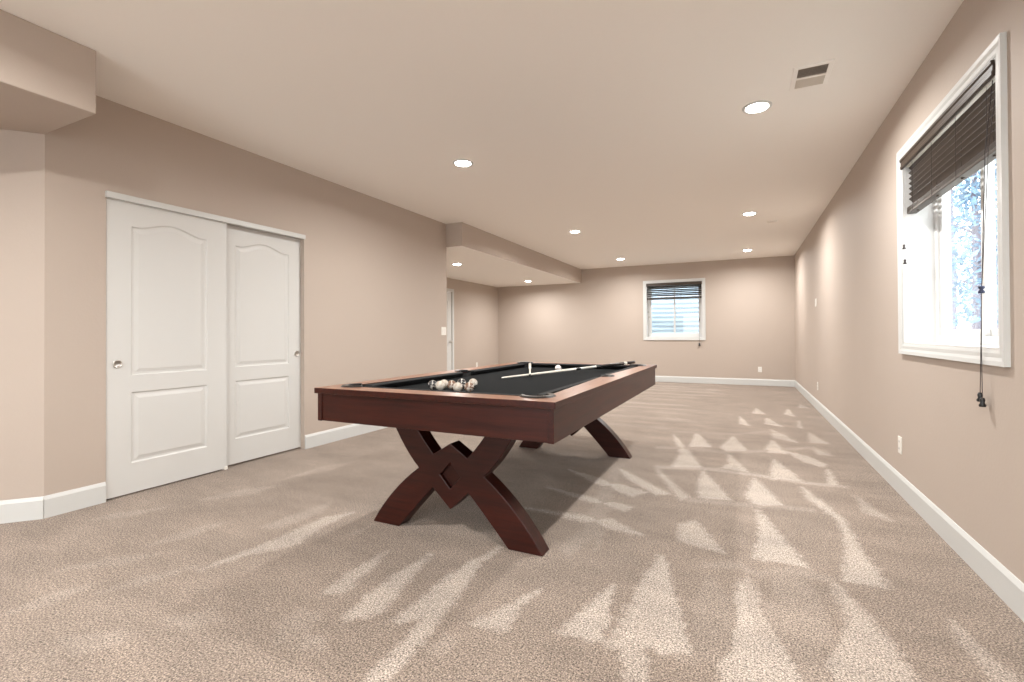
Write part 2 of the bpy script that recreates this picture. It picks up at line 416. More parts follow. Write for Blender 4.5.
# right window opening (clear opening inside the casing)
R_Y0, R_Y1, R_Z0, R_Z1 = 2.600, 3.885, 1.030, 2.262
struct('wall_right', boxes((XR, XR+T, YB-T, R_Y0, 0, HC), (XR, XR+T, R_Y1, YF+T, 0, HC), (XR, XR+T, R_Y0, R_Y1, 0, R_Z0), (XR, XR+T, R_Y0, R_Y1, R_Z1, HC)), M_wall)
F_X0, F_X1, F_Z0, F_Z1 = -2.038, -.803, 1.022, 2.276
struct('wall_far', boxes((XW-T, F_X0, YF, YF+T, 0, HC), (F_X1, XR, YF, YF+T, 0, HC), (F_X0, F_X1, YF, YF+T, 0, F_Z0), (F_X0, F_X1, YF, YF+T, F_Z1, HC)), M_wall)
# left wall with the closet opening
C_Y0, C_Y1, C_Z1 = 1.664, 3.232, 2.055
struct('wall_left', boxes((XL-.12, XL, C_Y1, YC, 0, HC), (XL-.12, XL, YK, C_Y0, 0, HC), (XL-.12, XL, C_Y0, C_Y1, C_Z1, HC)), M_wall)
struct('wall_closet_back', boxes((XL-.75, XL-.69, YK, 3.6, 0, HC)), M_wall)
struct('wall_alcove_near', boxes((XA-.1, XL-.12, YC-.12, YC, 0, HC)), M_wall)
A_Y0, A_Y1, A_Z = 8.08, 8.89, 2.07
struct('wall_alcove_left', boxes((XA-.12, XA, YC-.12, A_Y0, 0, HC), (XA-.12, XA, A_Y1, YF, 0, HC), (XA-.12, XA, A_Y0, A_Y1, A_Z, HC)), M_wall)
struct('wall_alcove_bulkhead', boxes((XA, XS, YC, YF, HS, HC)), M_ceil)
# wall paint on the soffit faces (thin drywall skin on the vertical sides)
struct('wall_alcove_fascia', boxes((XS, XS+.006, YC-.006, YF, HS, HC), (XL, XS, YC-.006, YC, HS, HC)), M_wall)
# 45 degree wall at the left
kx, ky = -6.4, YK-(6.4-3.878)*1.055
bm = bmesh.new()
d = Vector((kx-XL, ky-YK, 0)).normalized(); nrm = Vector((-d.y, d.x, 0))
if nrm.x > 0: nrm = -nrm
P = [Vector((XL, YK, 0)), Vector((kx, ky, 0))]
q = [P[0], P[1], P[1]+nrm*.12, P[0]+nrm*.05]
lo = [bm.verts.new(v) for v in q]; hi = [bm.verts.new(v+Vector((0, 0, HC))) for v in q]
bm.faces.new(lo); bm.faces.new(hi[::-1])
for i in range(4): bm.faces.new((lo[i], lo[(i+1)%4], hi[(i+1)%4], hi[i]))
struct('wall_angled', bm, M_wall)
struct('wall_left_rear', boxes((kx-.14, kx-.001, YB, ky, 0, HC)), M_wall)
G_X0, G_X1, G_Z = -3.0, .2, 2.25
struct('wall_rear', boxes((XW-T, G_X0, YB-T, YB, 0, HC), (G_X1, XR, YB-T, YB, 0, HC), (G_X0, G_X1, YB-T, YB, G_Z, HC)), M_wall)
# dropped ceiling above the left walkway
struct('ceiling_soffit', boxes((kx, XB, YB, YK, HB, HC)), M_wall, bevel=.006)

# baseboards: profile swept along an edge
def baseboard(name, a, b, nx, ny):
    """a,b floor points, (nx,ny) into room"""
    bm = bmesh.new()
    prof = [(0, 0), (BT, 0), (BT, BB-.022), (BT-.004, BB-.012), (.006, BB-.003), (.004, BB), (0, BB)]
    rr = [[bm.verts.new((p[0]+nx*w, p[1]+ny*w, z)) for w, z in prof] for p in (a, b)]
    for i in range(len(prof)):
        j = (i+1) % len(prof)
        bm.faces.new((rr[0][i], rr[0][j], rr[1][j], rr[1][i]))
    bm.faces.new(rr[0]); bm.faces.new(rr[1][::-1])
    struct(name, bm, M_white)
baseboard('baseboard_right', (XR, YB), (XR, YF), -1, 0)
baseboard('baseboard_far', (XA, YF), (XR, YF), 0, -1)
baseboard('baseboard_left', (XL, C_Y1+.004), (XL, YC+BT), 1, 0)
baseboard('baseboard_left', (XL, YK-.004), (XL, C_Y0-.004), 1, 0)
baseboard('baseboard_alcove_left', (XA, YC), (XA, A_Y0-.07), 1, 0)
baseboard('baseboard_alcove_left', (XA, A_Y1+.07), (XA, YF), 1, 0)
baseboard('baseboard_alcove_near', (XA, YC), (XL, YC), 0, 1)
baseboard('baseboard_angled', (XL+.004, YK), (kx, ky), -nrm.x, -nrm.y)
baseboard('baseboard_rear', (G_X1+.06, YB), (XR, YB), 0, 1)

# ------------------------------------------------------------------ moulded door leaf
def panel_outline(u0, u1, z0, z1, arch, inset=0.0, n=24):
    u0 += inset; u1 -= inset; z0 += inset; z1 -= inset
    pts = [(u0, z0), (u1, z0)]
    if arch <= 0: return pts + [(u1, z1), (u0, z1)]
    w = u1-u0
    for i in range(n+1):
        t = 1-i/n
        s = max(0, min(1, (t-.08)/.84)); bump = (0.5-0.5*math.cos(2*PI*s))**.8
        pts.append((u0+w*t, z1+arch*bump))
    return pts

def door_leaf(name, origin, udir, ndir, width, height, thick, panels, mat, parent=None):
    """leaf: outer face in the plane of origin, u along udir, n out of the face"""
    o3 = Vector(origin); U = Vector(udir); Nn = Vector(ndir)
    def P3(u, z, w): return o3 + U*u + Vector((0, 0, z)) + Nn*w
    bm = bmesh.new()
    outer = [(0, 0), (width, 0), (width, height), (0, height)]
    def ring(pts, w): return [bm.verts.new(P3(u, z, w)) for u, z in pts]
    ro = ring(outer, 0); edges = [bm.edges.new((ro[i], ro[(i+1)%4])) for i in range(4)]
    steps = [(0, 0), (.009, -.008), (.022, -.008), (.045, -.0015)]
    sets = []
    for (u0, u1, z0, z1, arch) in panels:
        rs = [ring(panel_outline(u0, u1, z0, z1, arch, ins), w) for ins, w in steps]
        sets.append(rs)
        r0 = rs[0]
        edges += [bm.edges.new((r0[i], r0[(i+1) % len(r0)])) for i in range(len(r0))]
    bmesh.ops.triangle_fill(bm, use_beauty=True, use_dissolve=True, edges=edges)
    for rs in sets:
        for a, b in zip(rs[:-1], rs[1:]):
            for i in range(len(a)):
                j = (i+1) % len(a)
                bm.faces.new((a[i], a[j], b[j], b[i]))
        bm.faces.new(rs[-1])
    rb = ring(outer, -thick)
    bm.faces.new(rb[::-1])
    for i in range(4): bm.faces.new((ro[i], ro[(i+1)%4], rb[(i+1)%4], rb[i]))
    return link(name, bm, mat, parent)

def finger_pull(parent, c, ndir, r=.028):
    M = Matrix.Translation(c) @ Vector(ndir).to_track_quat('Z', 'Y').to_matrix().to_4x4()
    bm = bmesh.new()
    lathe(bm, [(0.0001, .0006), (r*.60, .0006), (r*.78, .003), (r*.84, .0055), (r*.97, .0055), (r*1.03, 0), (r*1.03, -.003)], 28, M)
    return link('finger_pull', bm, M_nickel, parent, smooth=True)

# closet sliding doors: front leaf on the left, rear leaf on the right
d1 = door_leaf('door_1', (XL-.008, C_Y0+.004, .012), (0, 1, 0), (1, 0, 0), .810, 2.04, .034,
               [(.143, .656, .208, .704, 0), (.143, .656, .822, 1.868, .052)], M_door)
tag(d1, 'front sliding closet door at the left, white with two moulded panels', kind='structure')
finger_pull(d1, (XL-.006, C_Y0+.066, .918), (1, 0, 0))
d2 = door_leaf('door_2', (XL-.052, 2.432, .018), (0, 1, 0), (1, 0, 0), .800, 2.03, .034,
               [(.150, .672, .208, .704, 0), (.150, .672, .822, 1.862, .052)], M_door)
tag(d2, 'rear sliding closet door at the right, white with two moulded panels', kind='structure')
finger_pull(d2, (XL-.050, 3.188, .932), (1, 0, 0))
struct('trim_1', boxes((XL-.03, XL+.020, C_Y0-.006, C_Y1+.002, 2.045, 2.087)), M_white, bevel=.002)
struct('trim_2', boxes((XL-.06, XL-.004, 2.458, 2.488, 0, .028)), M_plate, bevel=.003)   # plastic floor guide
# alcove door with casing
d3 = door_leaf('door_3', (XA-.004, A_Y0+.004, .012), (0, 1, 0), (1, 0, 0), .802, A_Z-.02, .035,
               [(.14, .65, .2, .7, 0), (.14, .65, .82, 1.85, .05)], M_door)
tag(d3, kind='structure')
hb = bmesh.new()
lathe(hb, [(.0001, 0), (.028, 0), (.028, .006), (.01, .012), (.01, .03), (.026, .042), (.028, .055), (.018, .066), (.0001, .067)], 20,
      Matrix.Translation((XA-.002, A_Y1-.08, .95)) @ Vector((1, 0, 0)).to_track_quat('Z', 'Y').to_matrix().to_4x4())
link('door_knob', hb, M_nickel, d3, smooth=True)
struct('trim_3', boxes((XA-.02, XA+.018, A_Y1, A_Y1+.068, 0, A_Z+.068), (XA-.02, XA+.018, A_Y0-.068, A_Y0, 0, A_Z+.068), (XA-.02, XA+.018, A_Y0, A_Y1, A_Z, A_Z+.068)), M_white, bevel=.003)

# patio door added unseen behind the camera so its daylight brightens the ceiling
pd = struct('added_patio_door', boxes((G_X0, G_X0+.07, YB-.14, YB-.04, 0, G_Z), (G_X1-.07, G_X1, YB-.14, YB-.04, 0, G_Z), (G_X0, G_X1, YB-.14, YB-.04, G_Z-.07, G_Z), (G_X0, G_X1, YB-.14, YB-.04, 0, .07), ((G_X0+G_X1)/2-.05, (G_X0+G_X1)/2+.05, YB-.14, YB-.04, 0, G_Z)), M_vinyl)
link('glass_pane', boxes((G_X0+.07, (G_X0+G_X1)/2-.05, YB-.1, YB-.094, .07, G_Z-.07)), M_glass, pd)
link('glass_pane', boxes(((G_X0+G_X1)/2+.05, G_X1-.07, YB-.1, YB-.094, .07, G_Z-.07)), M_glass, pd)

# ------------------------------------------------------------------ windows
def frame_xform(kind):
    """u along wall, w into the wall (outwards)"""
    if kind == 'R': return lambda u, w, z: (XR+w, u, z)
    return lambda u, w, z: (u, YF+w, z)

def tboxes(F, *bs):
    bm = bmesh.new()
    for (u0, u1, w0, w1, z0, z1) in bs:
        a = F(u0, w0, z0); b = F(u1, w1, z1)
        box(bm, min(a[0], b[0]), max(a[0], b[0]), min(a[1], b[1]), max(a[1], b[1]), min(a[2], b[2]), max(a[2], b[2]))
    return bm

def casing_mesh(F, u0, u1, z0, z1, cw):
    prof = [(0, 0), (0, -.011), (.012, -.014), (.03, -.014), (.044, -.019), (cw, -.021), (cw, 0)]
    bm = bmesh.new()
    rings = []
    for d, w in prof:
        rings.append([bm.verts.new(F(a, w, b)) for a, b in ((u0-d, z0-d), (u1+d, z0-d), (u1+d, z1+d), (u0-d, z1+d))])
    n = len(prof)
    for i in range(n):
        for k in range(4):
            bm.faces.new((rings[i][k], rings[i][(k+1)%4], rings[(i+1)%n][(k+1)%4], rings[(i+1)%n][k]))
    return bm

def ring_frame(F, u0, u1, w0, w1, z0, z1, t):
    bm = bmesh.new(); rs = []
    for d, w in ((0, w0), (0, w1), (t, w1), (t, w0)):
        rs.append([bm.verts.new(F(a, w, b)) for a, b in ((u0+d, z0+d), (u1-d, z0+d), (u1-d, z1-d), (u0+d, z1-d))])
    for i in range(4):
        for k in range(4): bm.faces.new((rs[i][k], rs[i][(k+1)%4], rs[(i+1)%4][(k+1)%4], rs[(i+1)%4][k]))
    return bm

def make_window(name, F, u0, u1, z0, z1, dep, label):
    r = tag(empty(name, F((u0+u1)/2, 0, z0)), label, kind='structure')
    def add(nm, bm, mat, parent=r, **k):
        o = link(nm, bm, mat, parent, **k)
        if parent is r: o.matrix_parent_inverse = Matrix.Translation(-Vector(r.location))
        return o
    add('casing', casing_mesh(F, u0, u1, z0, z1, .064), M_white)
    j = .012
    add('jamb_lining', ring_frame(F, u0, u1, -.008, dep+.03, z0, z1, j), M_vinyl)
    a, b, c, e = u0+j, u1-j, z0+j, z1-j
    f = .045; m = (a+b)/2
    fr = add('window_frame', ring_frame(F, a, b, dep-.05, dep+.02, c, e, f), M_vinyl, bevel=.003)
    s = .038
    for (p, q_, o_) in ((a+f, m+.02, 0), (m-.02, b-f, -.022)):
        sh = add('sash', ring_frame(F, p, q_, dep-.015+o_, dep+.008+o_, c+f, e-f, s), M_vinyl, bevel=.002)
        gl = link('glass_pane', tboxes(F, (p+s, q_-s, dep-.006+o_, dep-.002+o_, c+f+s, e-f-s)), M_glass, sh)
    return r
FR = frame_xform('R'); FF = frame_xform('F')
make_window('window_1', FR, R_Y0, R_Y1, R_Z0, R_Z1, .205, 'white sliding window in the right wall')
make_window('window_2', FF, F_X0, F_X1, F_Z0, F_Z1, .205, 'white sliding window in the far wall')

# ------------------------------------------------------------------ blinds
def make_blind(F, u0, u1, ztop, zbot, n_open, n_stack, label, tilt, side, w_c=.038, cordlen=.5, tilt_left=True, wand=False, vw=-.012):
    """u0..u1 width, slats hang between ztop and zbot. side: u of the lift cord"""
    r = tag(empty('window_blind', F((u0+u1)/2, 0, ztop)), label, 'window blind')
    inv = Matrix.Translation(-Vector(r.location))
    def add(nm, bm, mat, parent=r, lab=None, **k):
        o = link(nm, bm, mat, parent, **k)
        if parent is r: o.matrix_parent_inverse = inv
        if lab: o['label'] = lab
        return o
    # moulded valance
    prof = [(vw, 0), (vw-.008, .004), (vw-.008, .018), (vw-.004, .024), (vw-.004, .046), (vw-.010, .052), (vw-.010, .066), (vw+.006, .066), (vw+.006, 0)]
    bm = bmesh.new()
    ra = [[bm.verts.new(F(u, w, ztop-.060+z)) for w, z in prof] for u in (u0, u1)]
    for i in range(len(prof)):
        j = (i+1) % len(prof); bm.faces.new((ra[0][i], ra[0][j], ra[1][j], ra[1][i]))
    bm.faces.new(ra[0]); bm.faces.new(ra[1][::-1])
    add('valance', bm, M_blind, bevel=.001)
    add('headrail', tboxes(F, (u0+.006, u1-.006, w_c-.03, w_c+.002, ztop-.048, ztop+.004)), M_rail_metal, bevel=.002, lab='ivory metal headrail behind the valance')
    su0, su1 = u0+.012, u1-.012
    bm = bmesh.new()
    hw = .025; zs = ztop-.076
    zstack = zbot+.016+n_stack*.0042
    pitch = (zs-zstack)/max(1, n_open)
    rows = [(zs-i*pitch, tilt) for i in range(n_open)] + [(zbot+.018+i*.0042, .06) for i in range(n_stack)]
    for z, t in rows:
        sec = []
        for k in range(7):
            s = -1+2*k/6
            w = s*hw; h = .003*(1-s*s)
            sec.append((w*math.cos(t)-h*math.sin(t), w*math.sin(t)+h*math.cos(t)))
        top = [[bm.verts.new(F(u, w_c+w, z+h+.0013)) for w, h in sec] for u in (su0, su1)]
        bot = [[bm.verts.new(F(u, w_c+w, z+h-.0013)) for w, h in sec] for u in (su0, su1)]
        for k in range(6):
            bm.faces.new((top[0][k], top[0][k+1], top[1][k+1], top[1][k]))
            bm.faces.new((bot[0][k+1], bot[0][k], bot[1][k], bot[1][k+1]))
        for e in (0, 1):
            for k in range(6):
                bm.faces.new((top[e][k], bot[e][k], bot[e][k+1], top[e][k+1]))
        bm.faces.new((top[0][0], top[1][0], bot[1][0], bot[0][0])); bm.faces.new((top[0][6], bot[0][6], bot[1][6], top[1][6]))
    add('slats', bm, M_blind)
    add('bottom_rail', tboxes(F, (su0, su1, w_c-.026, w_c+.026, zbot-.004, zbot+.014)), M_blind, bevel=.004)
    # ladder strings
    nl = 4
    for k in range(nl):
        bm = bmesh.new()
        u = su0+.12+(su1-su0-.24)*k/(nl-1)
        for w in (w_c-.027, w_c+.027):
            tube(bm, [F(u, w, zbot), F(u, w, ztop-.05)], .0009, 5)
        tube(bm, [F(u+.006, w_c-.002, zbot), F(u+.006, w_c-.002, ztop-.05)], .0009, 5)
        add('ladder_string', bm, M_cord)
    # little hanging knots under the bottom rail
    for k in range(nl):
        bm = bmesh.new()
        u = su0+.12+(su1-su0-.24)*k/(nl-1)
        lathe(bm, [(.0001, 0), (.006, 0), (.008, .006), (.0001, .006)], 12, Matrix.Translation(F(u, w_c, zbot-.010)))
        add('rail_button', bm, M_blind)
    return r, add

def tassel(bm, p, s=1.0):
    lathe(bm, [(.0001, 0), (.010*s, 0), (.0115*s, .006*s), (.007*s, .014*s), (.0085*s, .026*s), (.006*s, .034*s), (.0001, .036*s)], 14, Matrix.Translation(p))

r, add = make_blind(FR, R_Y0+.014, R_Y1-.004, R_Z1-.012, 1.893, 7, 6, 'large dark brown slatted blind half raised in the near right-hand window', -.95, 2.72)
def fr(u, w, z): return FR(u, w, z)
bm = bmesh.new()
wc = -.020
tube(bm, [fr(2.690, .012, 2.20), fr(2.700, -.012, 1.9), fr(2.712, wc-.003, 1.33), fr(2.714, wc-.004, 1.305)], .0017, 6)
tube(bm, [fr(2.645, .012, 2.20), fr(2.668, -.012, 1.9), fr(2.710, wc-.003, 1.33)], .0012, 6)
tube(bm, [fr(2.714, wc-.004, 1.285), fr(2.722, wc-.006, 1.04), fr(2.734, wc-.006, .835)], .0016, 6)
tube(bm, [fr(2.716, wc-.004, 1.285), fr(2.716, wc-.006, 1.04), fr(2.713, wc-.006, .815)], .0016, 6)
add('lift_cord', bm, M_cord)
bm = bmesh.new(); lathe(bm, [(.0001, -.016), (.011, -.016), (.012, -.008), (.006, 0), (.012, .008), (.011, .016), (.0001, .016)], 16, Matrix.Translation(fr(2.714, wc-.004, 1.295)))
add('cord_condenser', bm, M_navy, smooth=True)
for u, z in ((2.734, .800), (2.713, .780)):
    bm = bmesh.new(); tassel(bm, fr(u, wc-.006, z), 1.15); add('cord_tassel', bm, M_black, smooth=True)
bm = bmesh.new()
tube(bm, [fr(3.835, .0, 2.2), fr(3.835, -.012, 1.68)], .001, 5); tube(bm, [fr(3.822, .0, 2.2), fr(3.822, -.012, 1.58)], .001, 5)
add('tilt_cord', bm, M_wcord)
for u, z in ((3.835, 1.655), (3.822, 1.555)):
    bm = bmesh.new(); tassel(bm, fr(u, -.012, z), .9); add('tilt_tassel', bm, M_cord, smooth=True)

r, add = make_blind(FF, F_X0+.008, F_X1-.008, F_Z1-.01, 1.90, 6, 7, 'small dark brown slatted blind half raised in the far wall window', -.52, -.86)
bm = bmesh.new()
tube(bm, [FF(-.868, -.008, 2.2), FF(-.868, -.03, 1.42)], .0022, 5); tube(bm, [FF(-.868, -.03, 1.40), FF(-.868, -.032, .87)], .0022, 5)
add('lift_cord', bm, M_cord)
bm = bmesh.new(); tassel(bm, FF(-.868, -.03, 1.385), 1.6); add('cord_condenser', bm, M_black, smooth=True)
bm = bmesh.new(); tassel(bm, FF(-.868, -.032, .83), 2.0); add('cord_tassel', bm, M_black, smooth=True)
bm = bmesh.new()
tube(bm, [FF(-1.985, -.008, 2.2), FF(-1.985, -.015, 1.62)], .0014, 5); tube(bm, [FF(-1.965, -.008, 2.2), FF(-1.965, -.015, 1.5)], .0014, 5)
add('tilt_cord', bm, M_wcord)
for u, z in ((-1.985, 1.59), (-1.965, 1.47)):
    bm = bmesh.new(); tassel(bm, FF(u, -.015, z), 1.2); add('tilt_tassel', bm, M_silver, smooth=True)

# ------------------------------------------------------------------ wall plates
def wall_plate(name, c, ndir, label, cat, kind, group=None, w=.072, h=.116):
    Nn = Vector(ndir); U = Vector((0, 0, 1)).cross(Nn).normalized()
    r = tag(empty(name, c), label, cat, group)
    def B(u0, u1, z0, z1, d0, d1):
        bm = bmesh.new()
        a = U*u0+Vector((0,0,z0))+Nn*d0; b = U*u1+Vector((0,0,z1))+Nn*d1
        return box(bm, min(a.x,b.x), max(a.x,b.x), min(a.y,b.y), max(a.y,b.y), min(a.z,b.z), max(a.z,b.z))
    link('cover_plate', B(-w/2, w/2, -h/2, h/2, 0, .006), M_plate, r, bevel=.002)
    if kind == 'outlet':
        for s in (-1, 1):
            s_ = link('receptacle', B(-.017, .017, s*.024-.014, s*.024+.014, .004, .008), M_plate, r, bevel=.003)
            bm = B(-.009, -.0065, s*.024-.004, s*.024+.006, .007, .0086)
            for f in ((.0065, .009),):
                a = U*f[0]+Vector((0,0,s*.024-.004))+Nn*.007; b = U*f[1]+Vector((0,0,s*.024+.006))+Nn*.0086
                box(bm, min(a.x,b.x), max(a.x,b.x), min(a.y,b.y), max(a.y,b.y), a.z, b.z)
            link('slots', bm, M_slot, s_)
    elif kind == 'switch':
        k = 2 if w > .1 else 1
        for i in range(k):
            u = (i-(k-1)/2)*.046
            link('rocker', B(u-.016, u+.016, -.033, .033, .004, .009), M_plate, r, bevel=.002)
    return r
g = 'wall outlets low on the walls'
wall_plate('electrical_outlet', (XR, 4.01, .334), (-1, 0, 0), 'white electrical outlet low on the right wall, the one nearest the large window', 'outlet', 'outlet', g)
wall_plate('electrical_outlet', (XR, 7.885, .343), (-1, 0, 0), 'white electrical outlet low on the right wall near the far corner', 'outlet', 'outlet', g)
wall_plate('electrical_outlet', (.331, YF, .336), (0, -1, 0), 'white electrical outlet low on the far wall right of the window', 'outlet', 'outlet', g)
wall_plate('electrical_outlet', (XA, 9.98, .36), (1, 0, 0), 'white electrical outlet low on the alcove wall just above the left table rail', 'outlet', 'outlet', g)
wall_plate('light_switch', (XL, 5.577, 1.16), (1, 0, 0), 'white double light switch on the left wall end beside the alcove', 'light switch', 'switch', w=.116, h=.116)
wall_plate('mounted_plate', (XR, 8.007, 1.552), (-1, 0, 0), 'small white blank plate high on the right wall past the window', 'wall plate', 'blank', w=.115, h=.115)

# ------------------------------------------------------------------ ceiling lights
def downlight(x, y, z, label, power=26.0, group='recessed ceiling lights'):
    r = tag(empty('ceiling_light', (x, y, z)), label, 'ceiling light', group)
    bm = bmesh.new()
    lathe(bm, [(.071, .0), (.072, -.004), (.077, -.008), (.092, -.006), (.096, -.001), (.096, .0)], 40)
    link('trim_ring', bm, M_white, r, smooth=True)
    bm = bmesh.new()
    lathe(bm, [(.0001, -.0165), (.03, -.0160), (.055, -.0135), (.066, -.009), (.070, -.002)], 32)
    link('lamp_lens', bm, M_lens, r, smooth=True)
    ld = bpy.data.lights.new('lamp', 'AREA'); ld.shape = 'DISK'; ld.size = .118; ld.energy = power; ld.color = (1, .985, .955); ld.spread = math.radians(165)
    lo = bpy.data.objects.new('lamp', ld); COL.objects.link(lo); lo.parent = r; lo.location = (0, 0, -.0175)
    return r
PW = 46.0
downlight(.105, 3.686, HC, 'recessed ceiling light nearest the camera on the right, beside the ceiling vent', PW)
downlight(-2.351, 3.705, HC, 'recessed ceiling light above the left of the pool table, nearest on the left', PW)
downlight(.097, 6.93, HC, 'recessed ceiling light in the middle of the right row, beside the small ceiling vent', PW)
downlight(-2.358, 6.943, HC, 'recessed ceiling light in the middle of the left row, right of the dropped ceiling', PW)
downlight(.10, 9.959, HC, 'recessed ceiling light at the far right, closest to the right corner', PW)
downlight(-2.354, 9.931, HC, 'recessed ceiling light at the far end above the far window', PW)
downlight(-4.633, 7.087, HS, 'recessed ceiling light in the dropped alcove ceiling, the nearer of two', PW*.8)
downlight(-4.615, 10.111, HS, 'recessed ceiling light in the dropped alcove ceiling, the farther of two', PW*.8)
g2 = 'recessed ceiling lights behind the camera'
for x, y in ((.1, .43), (-2.35, .43), (.1, -2.85), (-2.35, -2.85)):
    downlight(x, y, HC, 'recessed ceiling light behind the camera', PW, g2)
for x, y in ((-4.6, -.6), (-4.6, -3.0)):
    downlight(x, y, HB, 'recessed ceiling light behind the camera in the walkway soffit', PW*.8, g2)

# ------------------------------------------------------------------ ceiling vents
def vent(x0, x1, y0, y1, label, n, b=.028):
    r = tag(empty('ceiling_vent', ((x0+x1)/2, (y0+y1)/2, HC)), label, 'air vent')
    w, l = (x1-x0)/2, (y1-y0)/2
    bm = bmesh.new()
    rings = [[bm.verts.new((sx*(w-d), sy*(l-d), z)) for sx, sy in ((-1,-1),(1,-1),(1,1),(-1,1))] for d, z in ((0, -.001), (.004, -.006), (b, -.009), (b, -.0005))]
    for i in range(3):
        for k in range(4): bm.faces.new((rings[i][k], rings[i][(k+1)%4], rings[i+1][(k+1)%4], rings[i+1][k]))
    link('vent_frame', bm, M_ceil, r)
    link('duct_opening', boxes((-(w-b), w-b, -(l-b), l-b, -.002, -.0008)), M_ventdark, r)
    bm = bmesh.new()
    for k in range(n):
        y = -(l-b) + (2*(l-b))*(k+.5)/n
        s = -1 if k >= n/2 else 1
        hw = (l-b)/n*.8
        vs = [bm.verts.new((xx, y+dy, z)) for xx in (-(w-b), w-b) for dy, z in ((-hw, -.009 if s > 0 else -.003), (hw, -.003 if s > 0 else -.009))]
        bm.faces.new((vs[0], vs[1], vs[3], vs[2]))
    o = link('louvers', bm, M_louver, r); sm = o.modifiers.new('thick', 'SOLIDIFY'); sm.thickness = .001
    link('divider', boxes((-(w-b), w-b, -.008, .008, -.010, -.003)), M_ceil, r)
    return r
vent(.291, .505, 3.228, 3.53, 'beige rectangular ceiling vent beside the nearest right-hand light', 16)
vent(.325, .47, 7.52, 7.60, 'small narrow beige ceiling vent beside the middle right-hand light', 3, .008)

# ------------------------------------------------------------------ pool table
TX0, TX1, TY0, TY1, ZT = -2.181, -.733, 1.882, 4.520, .815
CX, CY = (TX0+TX1)/2, (TY0+TY1)/2
HW, HL = (TX1-TX0)/2, (TY1-TY0)/2
table = tag(empty('pool_table', (CX, CY, 0)), 'dark cherry wood pool table with black cloth and crossed X-shaped trestle legs', 'pool table')
RW, RL = .150, .160            # visible wood width of side and end rails
IX, IY = HW-RW, HL-RL          # inner wood edge
PR = .062; SR = .050           # pocket radii
def arc(cx, cy, r, a0, a1, n=14):
    return [(cx+r*math.cos(a0+(a1-a0)*i/n), cy+r*math.sin(a0+(a1-a0)*i/n)) for i in range(n+1)]
# opening with the pocket bites cut out of the wood, counter-clockwise from the right side
inner = []
inner += arc(IX, 0, SR, -PI/2, PI/2)
inner += arc(IX-.01, IY-.01, PR, -PI/4-.0, 3*PI/4)
inner += arc(-IX+.01, IY-.01, PR, PI/4, PI/4+PI)
inner += arc(-IX, 0, SR, PI/2, 3*PI/2)
inner += arc(-IX+.01, -IY+.01, PR, 3*PI/4, 3*PI/4+PI)
inner += arc(IX-.01, -IY+.01, PR, -3*PI/4, PI/4)
outer = [(-HW, -HL), (HW, -HL), (HW, HL), (-HW, HL)]
bm = poly_prism([outer, inner], lambda u, v, w: (u, v, ZT-w), .031)
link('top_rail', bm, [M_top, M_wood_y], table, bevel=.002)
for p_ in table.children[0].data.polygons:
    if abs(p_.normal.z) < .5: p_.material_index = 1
# black cloth bed with bites at pockets
bed = []
k = .70
bed += [(IX+.02, -SR)] + arc(IX+.02, 0, SR, -PI/2, -3*PI/2, 10)[1:]
def bite(cx, cy, a0, a1): return arc(cx, cy, PR*.95, a0, a1, 10)
bed += bite(IX, IY, -PI/2, -PI)
bed += bite(-IX, IY, 0, -PI/2)
bed += arc(-IX-.02, 0, SR, PI/2, -PI/2, 10)
bed += bite(-IX, -IY, PI/2, 0)
bed += bite(IX, -IY, PI, PI/2)
ZP = .775
bm = poly_prism([bed], lambda u, v, w: (u, v, ZP-w), .03)
link('playing_cloth', bm, M_cloth, table)
# six cushions
def cushion(p, q_, n):
    """p,q ends on the wood edge, n inwards"""
    p = Vector((*p, 0)); q_ = Vector((*q_, 0)); n = Vector((*n, 0)); t = (q_-p).normalized()
    bm = bmesh.new()
    prof = [(-.004, ZT-.001, 0), (.042, ZT-.004, .030), (.048, ZT-.009, .036), (.030, ZT-.030, .024), (.02, ZP+.0005, .015), (-.004, ZP+.0005, 0)]
    a = [bm.verts.new(p + n*w + t*s + Vector((0, 0, z))) for w, z, s in prof]
    b = [bm.verts.new(q_ + n*w - t*s + Vector((0, 0, z))) for w, z, s in prof]
    for i in range(len(prof)):
        j = (i+1) % len(prof); bm.faces.new((a[i], a[j], b[j], b[i]))
    bm.faces.new(a); bm.faces.new(b[::-1])
    link('cushion', bm, M_cush, table, bevel=.002)
g_ = PR*.88
for s in (-1, 1):
    cushion((s*IX, SR), (s*IX, IY-g_), (-s, 0)); cushion((s*IX, -SR), (s*IX, -IY+g_), (-s, 0))
    cushion((-IX+g_, s*IY), (IX-g_, s*IY), (0, -s))
